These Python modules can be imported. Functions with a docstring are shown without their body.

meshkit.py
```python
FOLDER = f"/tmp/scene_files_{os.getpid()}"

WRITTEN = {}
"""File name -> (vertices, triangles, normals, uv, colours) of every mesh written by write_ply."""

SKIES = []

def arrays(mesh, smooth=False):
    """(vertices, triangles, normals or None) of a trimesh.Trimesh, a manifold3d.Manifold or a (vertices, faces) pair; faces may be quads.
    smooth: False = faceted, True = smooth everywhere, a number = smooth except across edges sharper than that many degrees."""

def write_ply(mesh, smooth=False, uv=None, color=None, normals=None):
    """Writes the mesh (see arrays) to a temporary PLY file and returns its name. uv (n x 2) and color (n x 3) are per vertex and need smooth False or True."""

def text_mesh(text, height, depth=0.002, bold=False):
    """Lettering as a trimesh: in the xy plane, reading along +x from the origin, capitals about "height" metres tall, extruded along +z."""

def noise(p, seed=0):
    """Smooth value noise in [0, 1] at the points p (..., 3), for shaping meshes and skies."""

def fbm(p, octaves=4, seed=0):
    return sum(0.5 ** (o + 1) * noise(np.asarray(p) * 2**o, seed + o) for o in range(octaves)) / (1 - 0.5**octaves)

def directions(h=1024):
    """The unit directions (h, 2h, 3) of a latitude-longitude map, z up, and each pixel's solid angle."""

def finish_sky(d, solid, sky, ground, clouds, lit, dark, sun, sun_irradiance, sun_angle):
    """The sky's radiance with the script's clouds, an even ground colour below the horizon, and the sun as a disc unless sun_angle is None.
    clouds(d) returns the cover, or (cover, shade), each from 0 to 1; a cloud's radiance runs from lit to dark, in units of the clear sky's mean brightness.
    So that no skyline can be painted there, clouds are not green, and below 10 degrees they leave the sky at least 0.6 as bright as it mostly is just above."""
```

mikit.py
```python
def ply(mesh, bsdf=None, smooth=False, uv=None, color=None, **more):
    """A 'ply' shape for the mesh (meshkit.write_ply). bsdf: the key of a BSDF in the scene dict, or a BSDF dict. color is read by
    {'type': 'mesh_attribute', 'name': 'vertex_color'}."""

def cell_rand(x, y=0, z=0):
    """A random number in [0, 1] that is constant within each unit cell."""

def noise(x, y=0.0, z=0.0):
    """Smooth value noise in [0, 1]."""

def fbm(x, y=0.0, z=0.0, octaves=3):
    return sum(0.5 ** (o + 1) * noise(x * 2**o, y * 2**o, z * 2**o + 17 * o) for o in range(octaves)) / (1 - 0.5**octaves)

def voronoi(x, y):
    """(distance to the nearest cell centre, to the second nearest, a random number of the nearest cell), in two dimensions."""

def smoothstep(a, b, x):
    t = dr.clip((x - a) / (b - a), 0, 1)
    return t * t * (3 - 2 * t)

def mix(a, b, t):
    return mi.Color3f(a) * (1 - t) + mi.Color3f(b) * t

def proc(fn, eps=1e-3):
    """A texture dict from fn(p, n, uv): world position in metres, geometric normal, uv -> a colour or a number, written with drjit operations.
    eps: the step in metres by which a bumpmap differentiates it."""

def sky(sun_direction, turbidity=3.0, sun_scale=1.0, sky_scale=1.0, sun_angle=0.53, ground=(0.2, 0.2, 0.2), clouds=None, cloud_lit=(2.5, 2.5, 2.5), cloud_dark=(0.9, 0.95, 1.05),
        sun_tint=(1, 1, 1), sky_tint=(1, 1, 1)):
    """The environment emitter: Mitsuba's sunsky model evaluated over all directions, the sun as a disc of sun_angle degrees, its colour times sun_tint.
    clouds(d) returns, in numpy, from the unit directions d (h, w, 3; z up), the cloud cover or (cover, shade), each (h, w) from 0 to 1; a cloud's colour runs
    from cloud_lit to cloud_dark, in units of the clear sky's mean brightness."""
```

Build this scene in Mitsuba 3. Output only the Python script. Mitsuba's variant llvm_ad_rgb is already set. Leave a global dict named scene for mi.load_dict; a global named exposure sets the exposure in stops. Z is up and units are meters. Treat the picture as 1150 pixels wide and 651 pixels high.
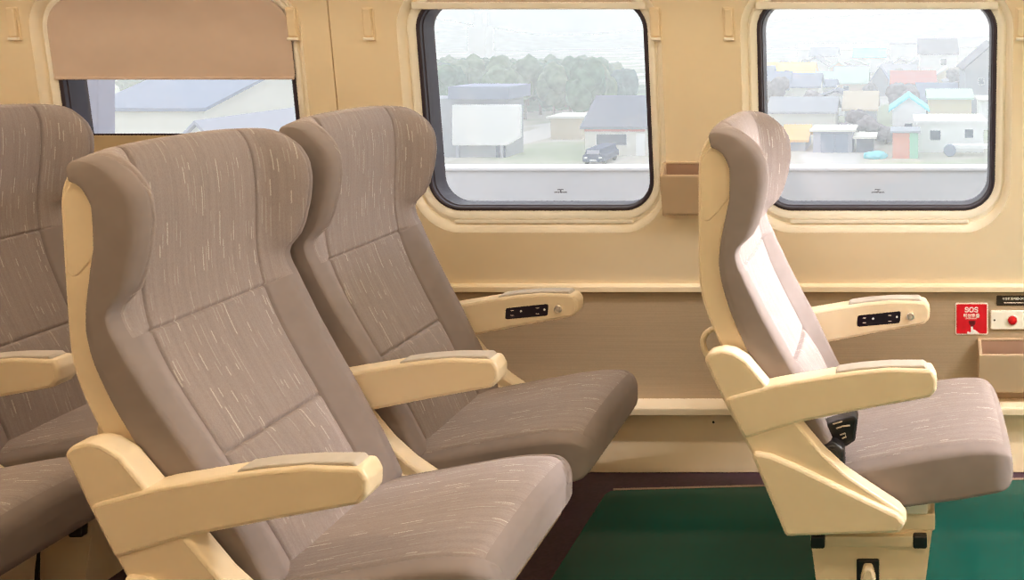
import math, random, glob
import numpy as np, trimesh, drjit as dr, mitsuba as mi, mikit, meshkit
from shapely.geometry import Polygon, box as sbox, Point
from shapely import affinity
from mikit import proc, noise, fbm, cell_rand, smoothstep, mix

random.seed(7)
rng = np.random.default_rng(7)
T = mi.ScalarTransform4f
scene, labels = {}, {}

# ------------------------------------------------------------------ camera, sky, lamps, exposure
EYE = 1.5                                     # height of the lens over the coach floor; the window wall lies along x
exposure = 0.74
SKY = 8.0
LAMP = 3.2
ADDED_RACK_STRIP = 5.0
ADDED_PANEL = 54.0
ADDED_SEAT_LAMP = 10.5
scene['camera'] = {'type': 'perspective', 'fov': math.degrees(2 * math.atan(0.575)), 'fov_axis': 'x', 'near_clip': 0.05, 'far_clip': 3000.0,
                   'principal_point_offset_x': -0.38, 'principal_point_offset_y': 0.4524,
                   'to_world': T().look_at(origin=[0, 0, EYE], target=[0, 1, EYE], up=[0, 0, 1])}


def overcast(d):
    n = meshkit.fbm(d * np.array([3.0, 3.0, 7.0]), 4, 3)
    return np.ones(d.shape[:2]), np.clip(0.35 + 0.9 * (n - 0.5) - 0.45 * d[..., 2], 0, 1)


scene['sky'] = mikit.sky([0.5, 0.75, 0.62], turbidity=4.0, sun_scale=0.0, sky_scale=SKY, ground=(0.25, 0.25, 0.25), clouds=overcast,
                         cloud_lit=(1.46, 1.54, 1.68), cloud_dark=(1.08, 1.16, 1.28))

WALL_Y, LEAN = 3.06, math.tan(math.radians(8.5))   # the side wall stands upright below the dado rail and leans inwards above it


def wall_y(z):
    return WALL_Y - LEAN * max(0.0, z - 0.62)


# ------------------------------------------------------------------ materials
def principled(name, base, rough=0.5, **kw):
    b = {'type': 'rgb', 'value': list(base)} if isinstance(base, (tuple, list)) else base
    scene[name] = {'type': 'twosided', 'bsdf': {'type': 'principled', 'base_color': b, 'roughness': rough, **kw}}
    return name


def speckle(base, amount=0.06, scale=9.0):
    def fn(p, n, uv):
        k = fbm(p.x * scale, p.y * scale, p.z * scale, 3)
        return mi.Color3f(*base) * (1 + amount * (k - 0.5) * 2)
    return proc(fn)


CREAM = (0.77, 0.64, 0.45)
principled('wall_paint', speckle(CREAM, 0.03, 4), 0.42)
principled('cream_plastic', speckle((0.78, 0.635, 0.435), 0.03, 6), 0.3, specular=0.5)
principled('frame_white', (0.88, 0.83, 0.72), 0.4)  # cream whitened, daylight bloom at the windows put into the colour; fittings share it
principled('reveal_daylit', (0.84, 0.75, 0.60), 0.42)  # wall cream lightened: daylight on the window bevel is put into the colour
principled('ceiling_paint', (0.80, 0.76, 0.68), 0.6)
principled('black_rubber', (0.030, 0.022, 0.034), 0.35)
principled('black_plastic', (0.012, 0.011, 0.012), 0.28)
principled('panel_black', (0.012, 0.006, 0.012), 0.15)
principled('pad_grey', speckle((0.50, 0.44, 0.37), 0.05, 60), 0.6)
principled('silver', (0.75, 0.70, 0.62), 0.25, metallic=0.9)
principled('blind_cloth', speckle((0.60, 0.47, 0.395), 0.05, 12), 0.8)
principled('screen_cloth', speckle((0.50, 0.37, 0.22), 0.05, 12), 0.8)
principled('white_mark', (0.85, 0.83, 0.80), 0.5)
principled('pale_mark', (0.75, 0.62, 0.55), 0.5)
principled('grey_mark', (0.16, 0.16, 0.18), 0.6)
principled('sign_red', (0.62, 0.008, 0.018), 0.4)
principled('sign_dark_red', (0.13, 0.003, 0.008), 0.4)
principled('button_red', (0.55, 0.008, 0.012), 0.25)
principled('plate_brown', (0.030, 0.018, 0.010), 0.4)
principled('shadow_gap', (0.10, 0.075, 0.045), 0.8)


def fab_dashes(base, light):
    def fn(p, n, uv):
        u, v = uv.x, uv.y
        col = dr.floor(u / 0.0085)
        fu = u / 0.0085 - col
        off = cell_rand(col, 3)
        L = 0.06 + 0.08 * cell_rand(col, 9)
        t = v / L + off * 9
        row = dr.floor(t)
        ft = t - row
        r = cell_rand(col, row, 5)
        ln = 0.25 + 0.55 * cell_rand(col, row, 8)
        c = 0.25 + 0.5 * cell_rand(col, row, 11)
        on = smoothstep(0.21, 0.09, dr.abs(fu - c)) * smoothstep(0.0, 0.04, ft) * smoothstep(ln, ln - 0.05, ft)
        on *= dr.select(r > 0.87, 0.75, dr.select(r > 0.55, 0.28, 0.0))
        weave = 0.93 + 0.14 * noise(u * 900, v * 350)
        stripe = 0.94 + 0.12 * noise(u * 260, v * 6)
        return mix(base, light, on) * weave * stripe
    return proc(fn)


FAB = (0.285, 0.234, 0.217)
principled('fabric_dashed', fab_dashes(FAB, (0.52, 0.46, 0.41)), 0.9, sheen=0.9, sheen_tint=0.3)
principled('fabric_plain', speckle((0.245, 0.200, 0.184), 0.07, 25), 0.9, sheen=0.9, sheen_tint=0.3)


def laminate(p, n, uv):
    k = 0.93 + 0.10 * noise(p.x * 6, p.z * 420) + 0.05 * noise(p.x * 240, p.z * 240)
    return mi.Color3f(0.390, 0.290, 0.190) * k


principled('laminate_brown', proc(laminate), 0.55)


def vinyl(p, n, uv):
    return mi.Color3f(0.040, 0.015, 0.034) * (0.85 + 0.3 * noise(p.x * 160, p.y * 160))


principled('floor_vinyl', proc(vinyl), 0.45)
principled('green_vinyl', speckle((0.002, 0.075, 0.057), 0.12, 5), 0.12, specular=0.3)
principled('mat_edge', (0.32, 0.22, 0.17), 0.3)
# outside
principled('concrete', speckle((0.74, 0.74, 0.75), 0.12, 1.3), 0.8)
principled('concrete_cap', (0.85, 0.85, 0.85), 0.7)
principled('ballast', speckle((0.30, 0.29, 0.28), 0.3, 8), 0.9)


def land(p, n, uv):
    k = fbm(p.x * 0.07, p.y * 0.07, 0, 4)
    return mix(mix((0.40, 0.37, 0.31), (0.30, 0.33, 0.22), smoothstep(0.4, 0.6, k)), (0.48, 0.45, 0.42), smoothstep(0.6, 0.72, fbm(p.x * .2, p.y * .05, 3, 3)))


principled('farmland', proc(land), 0.95)
principled('hill_green', speckle((0.12, 0.17, 0.11), 0.3, 0.2), 0.95)
principled('foliage_a', speckle((0.085, 0.150, 0.085), 0.5, 0.9), 0.9)
principled('foliage_b', speckle((0.130, 0.180, 0.100), 0.5, 0.9), 0.9)
principled('foliage_c', speckle((0.075, 0.130, 0.105), 0.5, 0.9), 0.9)
principled('twigs', speckle((0.26, 0.23, 0.23), 0.4, 1.2), 0.95)
principled('bark', (0.16, 0.12, 0.09), 0.9)
COL = dict(white=(0.82, 0.82, 0.80), offwhite=(0.70, 0.68, 0.60), grey=(0.36, 0.37, 0.40), bluegrey=(0.25, 0.28, 0.36), darkgrey=(0.17, 0.18, 0.22), cream=(0.75, 0.66, 0.45),
           yellow=(0.85, 0.62, 0.14), orange=(0.80, 0.52, 0.20), red=(0.62, 0.22, 0.17), coral=(0.78, 0.36, 0.26), turquoise=(0.25, 0.65, 0.72), green=(0.36, 0.62, 0.45),
           palegreen=(0.55, 0.70, 0.58), steel=(0.40, 0.40, 0.46), glass=(0.10, 0.12, 0.16), tyre=(0.03, 0.03, 0.03), navy=(0.05, 0.07, 0.13), tan=(0.62, 0.52, 0.38))
for k_, c_ in COL.items():
    principled('paint_' + k_, c_, 0.7)
scene['pane_glass'] = {'type': 'thindielectric'}


# ------------------------------------------------------------------ helpers
def obj(name, mesh, mat, parent=None, smooth=False, uv=None, m=None):
    """One entry of the scene; a taken key gets the next number. mesh may be a ready shape dict."""
    key = f'{parent}__{name}' if parent else name
    base, k = key, 0
    while key in scene or key in labels:
        k += 1
        key = f'{base}_{k:03d}'
    d = dict(mesh) if isinstance(mesh, dict) else mikit.ply(mesh, mat, smooth=smooth, uv=uv)
    if m is not None:
        d['to_world'] = m
    scene[key] = d
    return key


def say(key, label=None, cat=None, group=None, kind=None):
    labels.setdefault(key, {})
    for a, b in (('label', label), ('category', cat), ('group', group), ('kind', kind)):
        if b:
            labels[key][a] = b
    return key


def thing(name, label, cat, group=None):
    key, k = name, 0
    while key in labels or key in scene:
        k += 1
        key = f'{name}_{k:03d}'
    return say(key, label, cat, group)


def tm(v, f):
    return trimesh.Trimesh(np.asarray(v, float), np.asarray(f, int), process=False)


def bx(x0, x1, y0, y1, z0, z1):
    return trimesh.creation.box(bounds=[[x0, y0, z0], [x1, y1, z1]])


def rbox(x0, x1, y0, y1, z0, z1, r=0.004):
    """A box with rounded edges: a chamfered hull."""
    pts = []
    for x, sx in ((x0, 1), (x1, -1)):
        for y, sy in ((y0, 1), (y1, -1)):
            for z, sz in ((z0, 1), (z1, -1)):
                c = np.array([x + sx * r, y + sy * r, z + sz * r])
                for a in range(0, 4):
                    for b in range(0, 4):
                        t, q = a / 3 * math.pi / 2, b / 3 * math.pi / 2
                        pts.append(c - r * np.array([sx * math.cos(t) * math.cos(q), sy * math.sin(t) * math.cos(q), sz * math.sin(q)]))
    return trimesh.convex.convex_hull(np.array(pts))


def smooth_poly(pts, rr=0.012, step=0.006):
    """A polygon (x, z) with its corners rounded, resampled to an even step, counter-clockwise."""
    p = Polygon(pts)
    if not p.is_valid:
        p = p.buffer(0)
    p = p.buffer(-rr, 8).buffer(2 * rr, 8).buffer(-rr, 8)
    if p.geom_type != 'Polygon':
        p = max(p.geoms, key=lambda g: g.area)
    ring = p.exterior
    n = max(16, int(ring.length / step))
    q = np.array([ring.interpolate(i / n, normalized=True).coords[0] for i in range(n)])
    a = 0.5 * np.sum(q[:, 0] * np.roll(q[:, 1], -1) - np.roll(q[:, 0], -1) * q[:, 1])
    return q if a > 0 else q[::-1]


def spline(pts, n=12):
    """A closed polygon through control points, Catmull-Rom."""
    p = np.array(pts, float)
    out = []
    for i in range(len(p)):
        a, b, c, d = p[i - 1], p[i], p[(i + 1) % len(p)], p[(i + 2) % len(p)]
        for t in np.linspace(0, 1, n, endpoint=False):
            out.append(0.5 * (2 * b + (c - a) * t + (2 * a - 5 * b + 4 * c - d) * t * t + (3 * b - a - 3 * c + d) * t ** 3))
    return np.array(out)


def slab(pts, y0, y1, r=0.006, rr=0.012, step=0.006, k=4):
    """The polygon (x, z) extruded from y0 to y1 with edges rounded by r. One closed mesh."""
    q = smooth_poly(pts, max(rr, r * 1.05), step)
    tang = np.roll(q, -1, 0) - np.roll(q, 1, 0)
    tang /= np.linalg.norm(tang, axis=1, keepdims=True) + 1e-12
    nrm = np.stack([tang[:, 1], -tang[:, 0]], 1)
    lay = []
    for i in range(k + 1):
        t = i / k * math.pi / 2
        lay.append((r * (1 - math.sin(t)), y0 + r * (1 - math.cos(t))))
    lay += [(a, y1 - (b - y0)) for a, b in lay[::-1]]
    n = len(q)
    V, F = [], []
    for ins, y in lay:
        p = q - nrm * ins
        V.append(np.stack([p[:, 0], np.full(n, y), p[:, 1]], 1))
    for j in range(len(lay) - 1):
        a = np.arange(n) + j * n
        b = np.roll(np.arange(n), -1) + j * n
        F += [np.stack([a, b, b + n], 1), np.stack([a, b + n, a + n], 1)]
    p0 = q - nrm * r
    v2, f2 = trimesh.creation.triangulate_polygon(Polygon(p0), engine='earcut')
    from scipy.spatial import cKDTree
    idx = cKDTree(p0).query(v2)[1]
    f2 = idx[f2]
    e1, e2 = p0[f2[:, 1]] - p0[f2[:, 0]], p0[f2[:, 2]] - p0[f2[:, 0]]
    neg = (e1[:, 0] * e2[:, 1] - e1[:, 1] * e2[:, 0]) < 0
    f2[neg] = f2[neg][:, ::-1]
    F += [f2, f2[:, ::-1] + (len(lay) - 1) * n]
    m = tm(np.vstack(V), np.vstack(F))
    return m


def tube(path, r, n=10, closed=False):
    p = np.array(path, float)
    V, F = [], []
    up = np.array([0.31, 0.2, 0.93])
    for i in range(len(p)):
        a, b = (p[i - 1], p[(i + 1) % len(p)]) if closed else (p[max(i - 1, 0)], p[min(i + 1, len(p) - 1)])
        t = (b - a) / (np.linalg.norm(b - a) + 1e-12)
        u = np.cross(t, up); u /= np.linalg.norm(u)
        w = np.cross(t, u)
        for k in range(n):
            g = 2 * math.pi * k / n
            V.append(p[i] + r * (math.cos(g) * u + math.sin(g) * w))
    m = len(p)
    for i in range(m if closed else m - 1):
        for k in range(n):
            a, b = i * n + k, i * n + (k + 1) % n
            c, d = (i + 1) % m * n + k, (i + 1) % m * n + (k + 1) % n
            F += [[a, c, b], [b, c, d]]
    if not closed:
        V += [p[0], p[-1]]
        for k in range(n):
            F += [[m * n, k, (k + 1) % n], [m * n + 1, (m - 1) * n + (k + 1) % n, (m - 1) * n + k]]
    out = tm(V, F)
    trimesh.repair.fix_normals(out)
    return out


def lathe_y(prof, cx, cz, n=40):
    """A profile of (radius, y) turned about the axis parallel to y through (cx, cz)."""
    g = np.arange(n) * 2 * math.pi / n
    V, F = [], []
    for r, y in prof:
        V.append(np.stack([cx + r * np.cos(g), np.full(n, y), cz + r * np.sin(g)], 1))
    for j in range(len(prof) - 1):
        a = np.arange(n) + j * n
        b = np.roll(np.arange(n), -1) + j * n
        F += [np.stack([a, b, b + n], 1), np.stack([a, b + n, a + n], 1)]
    return tm(np.vstack(V), np.vstack(F))


def lean_mesh(mesh):
    """Shears what is built on an upright wall face at y = 0 onto the leaning upper wall (a real slope of the wall)."""
    v = mesh.vertices.copy()
    v[:, 1] += WALL_Y - LEAN * (v[:, 2] - 0.62)
    out = tm(v, mesh.faces)
    return out


def xform(mesh, rot=None, off=(0, 0, 0)):
    v = mesh.vertices @ (np.eye(3) if rot is None else rot).T + np.array(off)
    return tm(v, mesh.faces)


# ------------------------------------------------------------------ the coach: floor, ceiling, walls
X0, X1, YB = -4.6, 3.6, -0.75
say(obj('floor', bx(X0, X1, YB, 3.2, -0.08, 0.0), 'floor_vinyl'), kind='structure')
mat_ = slab([(-0.95, 0.35), (3.2, 0.35), (3.2, 2.93), (0.3, 2.945), (-0.95, 2.878)], 0.0, 0.006, 0.002, 0.03, 0.02, 3)
v_ = mat_.vertices.copy(); mat_ = tm(v_[:, [0, 2, 1]], mat_.faces[:, ::-1])
say(obj('floor_inlay', mat_, 'green_vinyl', smooth=35), 'glossy dark green vinyl floor area under the single seat', 'floor covering', kind='structure')
edge_ = tube([(-0.93, 2.880, 0.006), (-0.3, 2.911, 0.007), (0.3, 2.946, 0.007), (3.1, 2.934, 0.006)], 0.004, 8)
obj('edge_strip', edge_, 'mat_edge', 'floor_inlay', True)
say('floor_inlay__edge_strip', 'pale edge strip')
say(obj('ceiling', bx(X0, X1, YB, 3.2, 2.16, 2.22), 'ceiling_paint'), kind='structure')
say(obj('wall_aisle', bx(X0, X1, YB - 0.08, YB, 0, 2.16), 'wall_paint'), kind='structure')
say(obj('wall_end', bx(X0 - 0.08, X0, YB, 3.2, 0, 2.16), 'wall_paint'), kind='structure')
say(obj('wall_door_end', bx(X1, X1 + 0.08, YB, 3.2, 0, 2.16), 'wall_paint'), kind='structure')
say(obj('wall_lower', bx(X0, X1, WALL_Y, WALL_Y + 0.1, 0.0, 0.62), 'laminate_brown'), kind='structure')

# lamps: a warm strip over the aisle, a strip added under the luggage rack to brighten the window side, an unseen panel added to whiten the single seat
def lamp(label, x0, x1, y0, y1, z, rad):
    t = thing('ceiling_light', label, 'ceiling light')
    obj('housing', bx(x0 - .03, x1 + .03, y0 - .03, y1 + .03, z + .003, z + .028), 'ceiling_paint', t)
    d = mikit.ply(tm([[x0, y0, z], [x1, y0, z], [x1, y1, z], [x0, y1, z]], [[0, 2, 1], [0, 3, 2]]), 'white_mark')
    d['emitter'] = {'type': 'area', 'radiance': {'type': 'rgb', 'value': list(rad)}}
    obj('diffuser', d, None, t)


t = thing('luggage_rack', 'long pale luggage rack above the windows', 'luggage rack')
obj('shelf', rbox(X0 + .02, X1 - .02, 2.42, 2.93, 1.828, 1.86, .008), 'ceiling_paint', t)
lamp('long warm luminous strip in the ceiling over the aisle', -4.2, 3.3, 0.75, 0.95, 2.132, [LAMP * 1.9 * c for c in (1.0, 0.78, 0.52)])
lamp('long luminous strip in the ceiling over the seats', -4.2, 3.3, 1.75, 1.93, 2.132, [LAMP * 0.8 * c for c in (1.0, 0.80, 0.54)])
lamp('white luminous strip added unseen under the luggage rack', -4.2, 3.3, 2.46, 2.54, 1.80, [ADDED_RACK_STRIP * c for c in (1.0, 0.88, 0.70)])
lamp('unseen bright white ceiling panel added to whiten the single seat', 1.45, 2.55, 2.0, 2.4, 2.132, [ADDED_PANEL * c for c in (0.97, 0.95, 1.0)])

t = thing('added_seat_lamp', 'small white unseen lamp added to brighten the front of the single seat', 'added lamp')  # lamp and spot added out of view to whiten the single seat
lp_, tg_ = np.array([1.00, 2.44, 1.772]), np.array([-.27, 2.53, .90])
obj('base', rbox(.95, 1.05, 2.425, 2.475, 1.800, 1.828, .006), 'ceiling_paint', t)
ax_ = (tg_ - lp_) / np.linalg.norm(tg_ - lp_)
obj('hood', trimesh.creation.cylinder(radius=.024, segment=[lp_ - ax_ * .055, lp_ - ax_ * .004], sections=20), 'ceiling_paint', t)
scene['added_seat_spot'] = {'type': 'spot', 'to_world': T().look_at(origin=list(lp_), target=list(tg_), up=[0, 0, 1]), 'cutoff_angle': 14.5, 'beam_width': 8.0,
                          'intensity': {'type': 'rgb', 'value': [ADDED_SEAT_LAMP * c for c in (0.98, 0.97, 1.0)]}}

# upper wall: two cladding panels with rounded window openings
WIN = [(-2.42, 0.79), (-1.225, 0.765), (-0.080, 0.795), (1.080, 0.80), (2.250, 0.80)]     # centre, width at the outer edge of the gasket
WZ0, WZ1, WR = 0.876, 1.598, 0.105


def rrect(cx, w, z0, z1, r, o=0.0, n=10):
    """Rounded rectangle (points, outward normals), grown by o along the normals."""
    P, N = [], []
    for (sx, sz, a0) in ((1, 1, 0), (-1, 1, 90), (-1, -1, 180), (1, -1, 270)):
        c = np.array([cx + sx * (w / 2 - r), (z1 - r) if sz > 0 else (z0 + r)])
        for k in range(n + 1):
            a = math.radians(a0 + 90 * k / n)
            nn = np.array([math.cos(a), math.sin(a)])
            P.append(c + nn * r); N.append(nn)
    P, N = np.array(P), np.array(N)
    return P + N * (o if o < 0.02 else np.where(N[:, 1:2] < -0.2, [o, o * 1.0 + 0.022 * min(1, (o - 0.02) / 0.02)], [o, o]))


def ring(cx, w, prof):
    """Sweeps the profile (outward offset, depth) round the window; faces look into the coach."""
    V, F = [], []
    for o, y in prof:
        q = rrect(cx, w, WZ0, WZ1, WR, o)
        V.append(np.stack([q[:, 0], np.full(len(q), y), q[:, 1]], 1))
    n = len(q)
    for j in range(len(prof) - 1):
        a = np.arange(n) + j * n
        b = np.roll(np.arange(n), -1) + j * n
        F += [np.stack([a, b, b + n], 1), np.stack([a, b + n, a + n], 1)]
    return lean_mesh(tm(np.vstack(V), np.vstack(F)[:, ::-1]))


def wall_panel(x0, x1, z0, z1):
    p = sbox(x0, z0, x1, z1)
    for cx, w in WIN:
        p = p.difference(Polygon(rrect(cx, w, WZ0, WZ1, WR, 0.052)))
    m = trimesh.creation.extrude_polygon(p, 0.10, engine='earcut')
    v = m.vertices[:, [0, 2, 1]]
    return lean_mesh(tm(v, m.faces[:, ::-1]))


JOINT = -1.879
say('wall_window', kind='structure')
obj('cladding_panel', wall_panel(X0, JOINT - 0.002, 0.62, 2.17), 'wall_paint', 'wall_window')
obj('cladding_panel', wall_panel(JOINT + 0.002, X1, 0.62, 2.17), 'wall_paint', 'wall_window')
obj('joint', lean_mesh(bx(JOINT - 0.02, JOINT + 0.02, 0.012, 0.09, 0.64, 2.14)), 'shadow_gap', 'wall_window')
for i, (cx, w) in enumerate(WIN):
    wn = f'window_{i + 1}'
    say(wn, kind='structure')
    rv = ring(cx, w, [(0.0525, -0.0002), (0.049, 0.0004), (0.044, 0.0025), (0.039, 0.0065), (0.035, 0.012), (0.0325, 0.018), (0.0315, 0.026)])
    obj('reveal', rv, 'reveal_daylit', wn, True)
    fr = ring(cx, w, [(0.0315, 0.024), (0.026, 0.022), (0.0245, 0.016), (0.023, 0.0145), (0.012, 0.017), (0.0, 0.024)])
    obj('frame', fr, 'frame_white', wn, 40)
    ga = ring(cx, w, [(0.002, 0.024), (-0.001, 0.019), (-0.007, 0.018), (-0.012, 0.022), (-0.013, 0.034), (-0.016, 0.036), (-0.017, 0.060), (-0.017, 0.105)])
    obj('gasket', ga, 'black_rubber', wn, 40)
    out_ = ring(cx, w, [(0.07, 0.101), (-0.017, 0.105)])
    obj('outer_trim', out_, 'shadow_gap', wn)
    q = rrect(cx, w, WZ0, WZ1, WR, -0.015)
    v2, f2 = trimesh.creation.triangulate_polygon(Polygon(q), engine='earcut')
    obj('pane', lean_mesh(tm(np.stack([v2[:, 0], np.full(len(v2), 0.062), v2[:, 1]], 1), f2)), 'pane_glass', wn)
    if i in (1, 2):
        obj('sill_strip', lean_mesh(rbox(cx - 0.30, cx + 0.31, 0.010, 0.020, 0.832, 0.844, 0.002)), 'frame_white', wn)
        c0 = cx + (0.05 if i == 1 else 0.0)
        mk = [bx(c0 - .022, c0 + .022, .0600, .0612, .930, .9335), bx(c0 - .011, c0 + .010, .0600, .0612, .940, .943), bx(c0 - .0015, c0 + .0015, .06, .0612, .9335, .940)]
        obj('etched_mark', lean_mesh(trimesh.util.concatenate(mk)), 'grey_mark', wn)
        say(wn + '__etched_mark', 'small grey mark etched in the glass')

# dado rail, lower rail, heater casing along the floor
rail = slab([(-0.022, 0.597), (0.01, 0.597), (0.01, 0.622), (-0.010, 0.622), (-0.014, 0.618), (-0.022, 0.616)], X0, X1, 0.001, 0.002, 0.003, 2)


def along_x(m):           # (a, s, z) profile along s -> (s, WALL_Y + a, z)
    v = m.vertices
    return tm(np.stack([v[:, 1], WALL_Y + v[:, 0], v[:, 2]], 1), m.faces[:, ::-1])


say(obj('trim_1', along_x(rail), 'wall_paint', smooth=30), kind='structure')
say(obj('trim_2', along_x(slab([(-0.075, 0.200), (0.01, 0.200), (0.01, 0.226), (-0.068, 0.226), (-0.075, 0.222)], X0, X1, 0.001, 0.002, 0.003, 2)), 'wall_paint', smooth=30), kind='structure')
duct = slab([(-0.052, 0.205), (-0.044, 0.150), (-0.038, 0.094), (-0.058, 0.0), (0.0, 0.0), (0.0, 0.205)], X0, X1, 0.0008, 0.001, 0.004, 2)
say(obj('baseboard_window', along_x(duct), 'cream_plastic', smooth=20), kind='structure')
sc_ = lathe_y([(0.0, WALL_Y - .048), (0.004, WALL_Y - .047), (0.0045, WALL_Y - .04)], -0.635, 0.165, 12)
obj('screw', sc_, 'black_plastic', 'baseboard_window', True)

# blinds
BL = [('tan roller blind drawn halfway down the left window', 0), ('rolled-up blind with its bar at the top of the middle window', 1), ('rolled-up blind with its bar at the top of the right window', 2)]
for lab, i in BL:
    cx, w = WIN[i]
    t = thing('window_blind', lab, 'window blind')
    inner = Polygon(rrect(cx, w, WZ0, WZ1, WR, 0.006))
    zb = 1.327 if i == 0 else 1.560
    cloth = inner.intersection(sbox(cx - 1, zb + 0.008, cx + 1, 1.7))
    m = trimesh.creation.extrude_polygon(cloth, 0.002, engine='earcut')
    obj('cloth', lean_mesh(tm(m.vertices[:, [0, 2, 1]] + [0, 0.0125, 0], m.faces[:, ::-1])), 'blind_cloth', t)
    barp = inner.intersection(sbox(cx - 1, zb, cx + 1, zb + (0.010 if i == 0 else 0.022)))
    xa, _, xb, _ = barp.bounds
    if i == 0:
        obj('hem', lean_mesh(rbox(xa + .002, xb - .002, 0.008, 0.0145, zb, zb + .009, .002)), 'blind_cloth', t, 30)
    else:
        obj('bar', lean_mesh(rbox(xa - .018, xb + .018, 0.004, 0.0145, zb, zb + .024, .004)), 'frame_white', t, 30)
t = thing('window_screen', 'tan board closing the lower part of the left window behind the seats', 'window screen')
cx, w = WIN[0]
low = Polygon(rrect(cx, w, WZ0, WZ1, WR, 0.006)).intersection(sbox(cx - 1, 0.8, cx + 1, 1.140))
m = trimesh.creation.extrude_polygon(low, 0.002, engine='earcut')
obj('board', lean_mesh(tm(m.vertices[:, [0, 2, 1]] + [0, 0.0125, 0], m.faces[:, ::-1])), 'screen_cloth', t)
xa, _, xb, _ = low.bounds
obj('top_edge', lean_mesh(rbox(xa + .004, xb - .004, 0.011, 0.0155, 1.138, 1.144, .0015)), 'black_rubber', t)

# coat hooks
HOOKS = [(-2.915, 'coat hook left of the half-shaded window'), (-1.998, 'coat hook between the half-shaded window and the wall joint'), (-1.749, 'coat hook between the wall joint and the middle window'),
         (-0.806, 'coat hook just right of the middle window'), (-0.566, 'coat hook just left of the right window'), (0.394, 'coat hook right of the right window')]
for x, lab in HOOKS:
    t = thing('coat_hook', 'small cream folding ' + lab, 'coat hook', 'coat hooks between the windows')
    z0, z1 = 1.459, 1.566
    obj('backplate', lean_mesh(rbox(x - .019, x + .019, -.004, .001, z0, z1, .002)), 'cream_plastic', t, 30)
    obj('flap', lean_mesh(rbox(x - .013, x + .014, -.013, -.003, z0 + .012, z1 - .004, .004)), 'cream_plastic', t, 30)
    obj('tip', lean_mesh(rbox(x - .016, x + .016, -.016, -.003, z0 - .001, z0 + .009, .003)), 'frame_white', t, 30)


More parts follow.
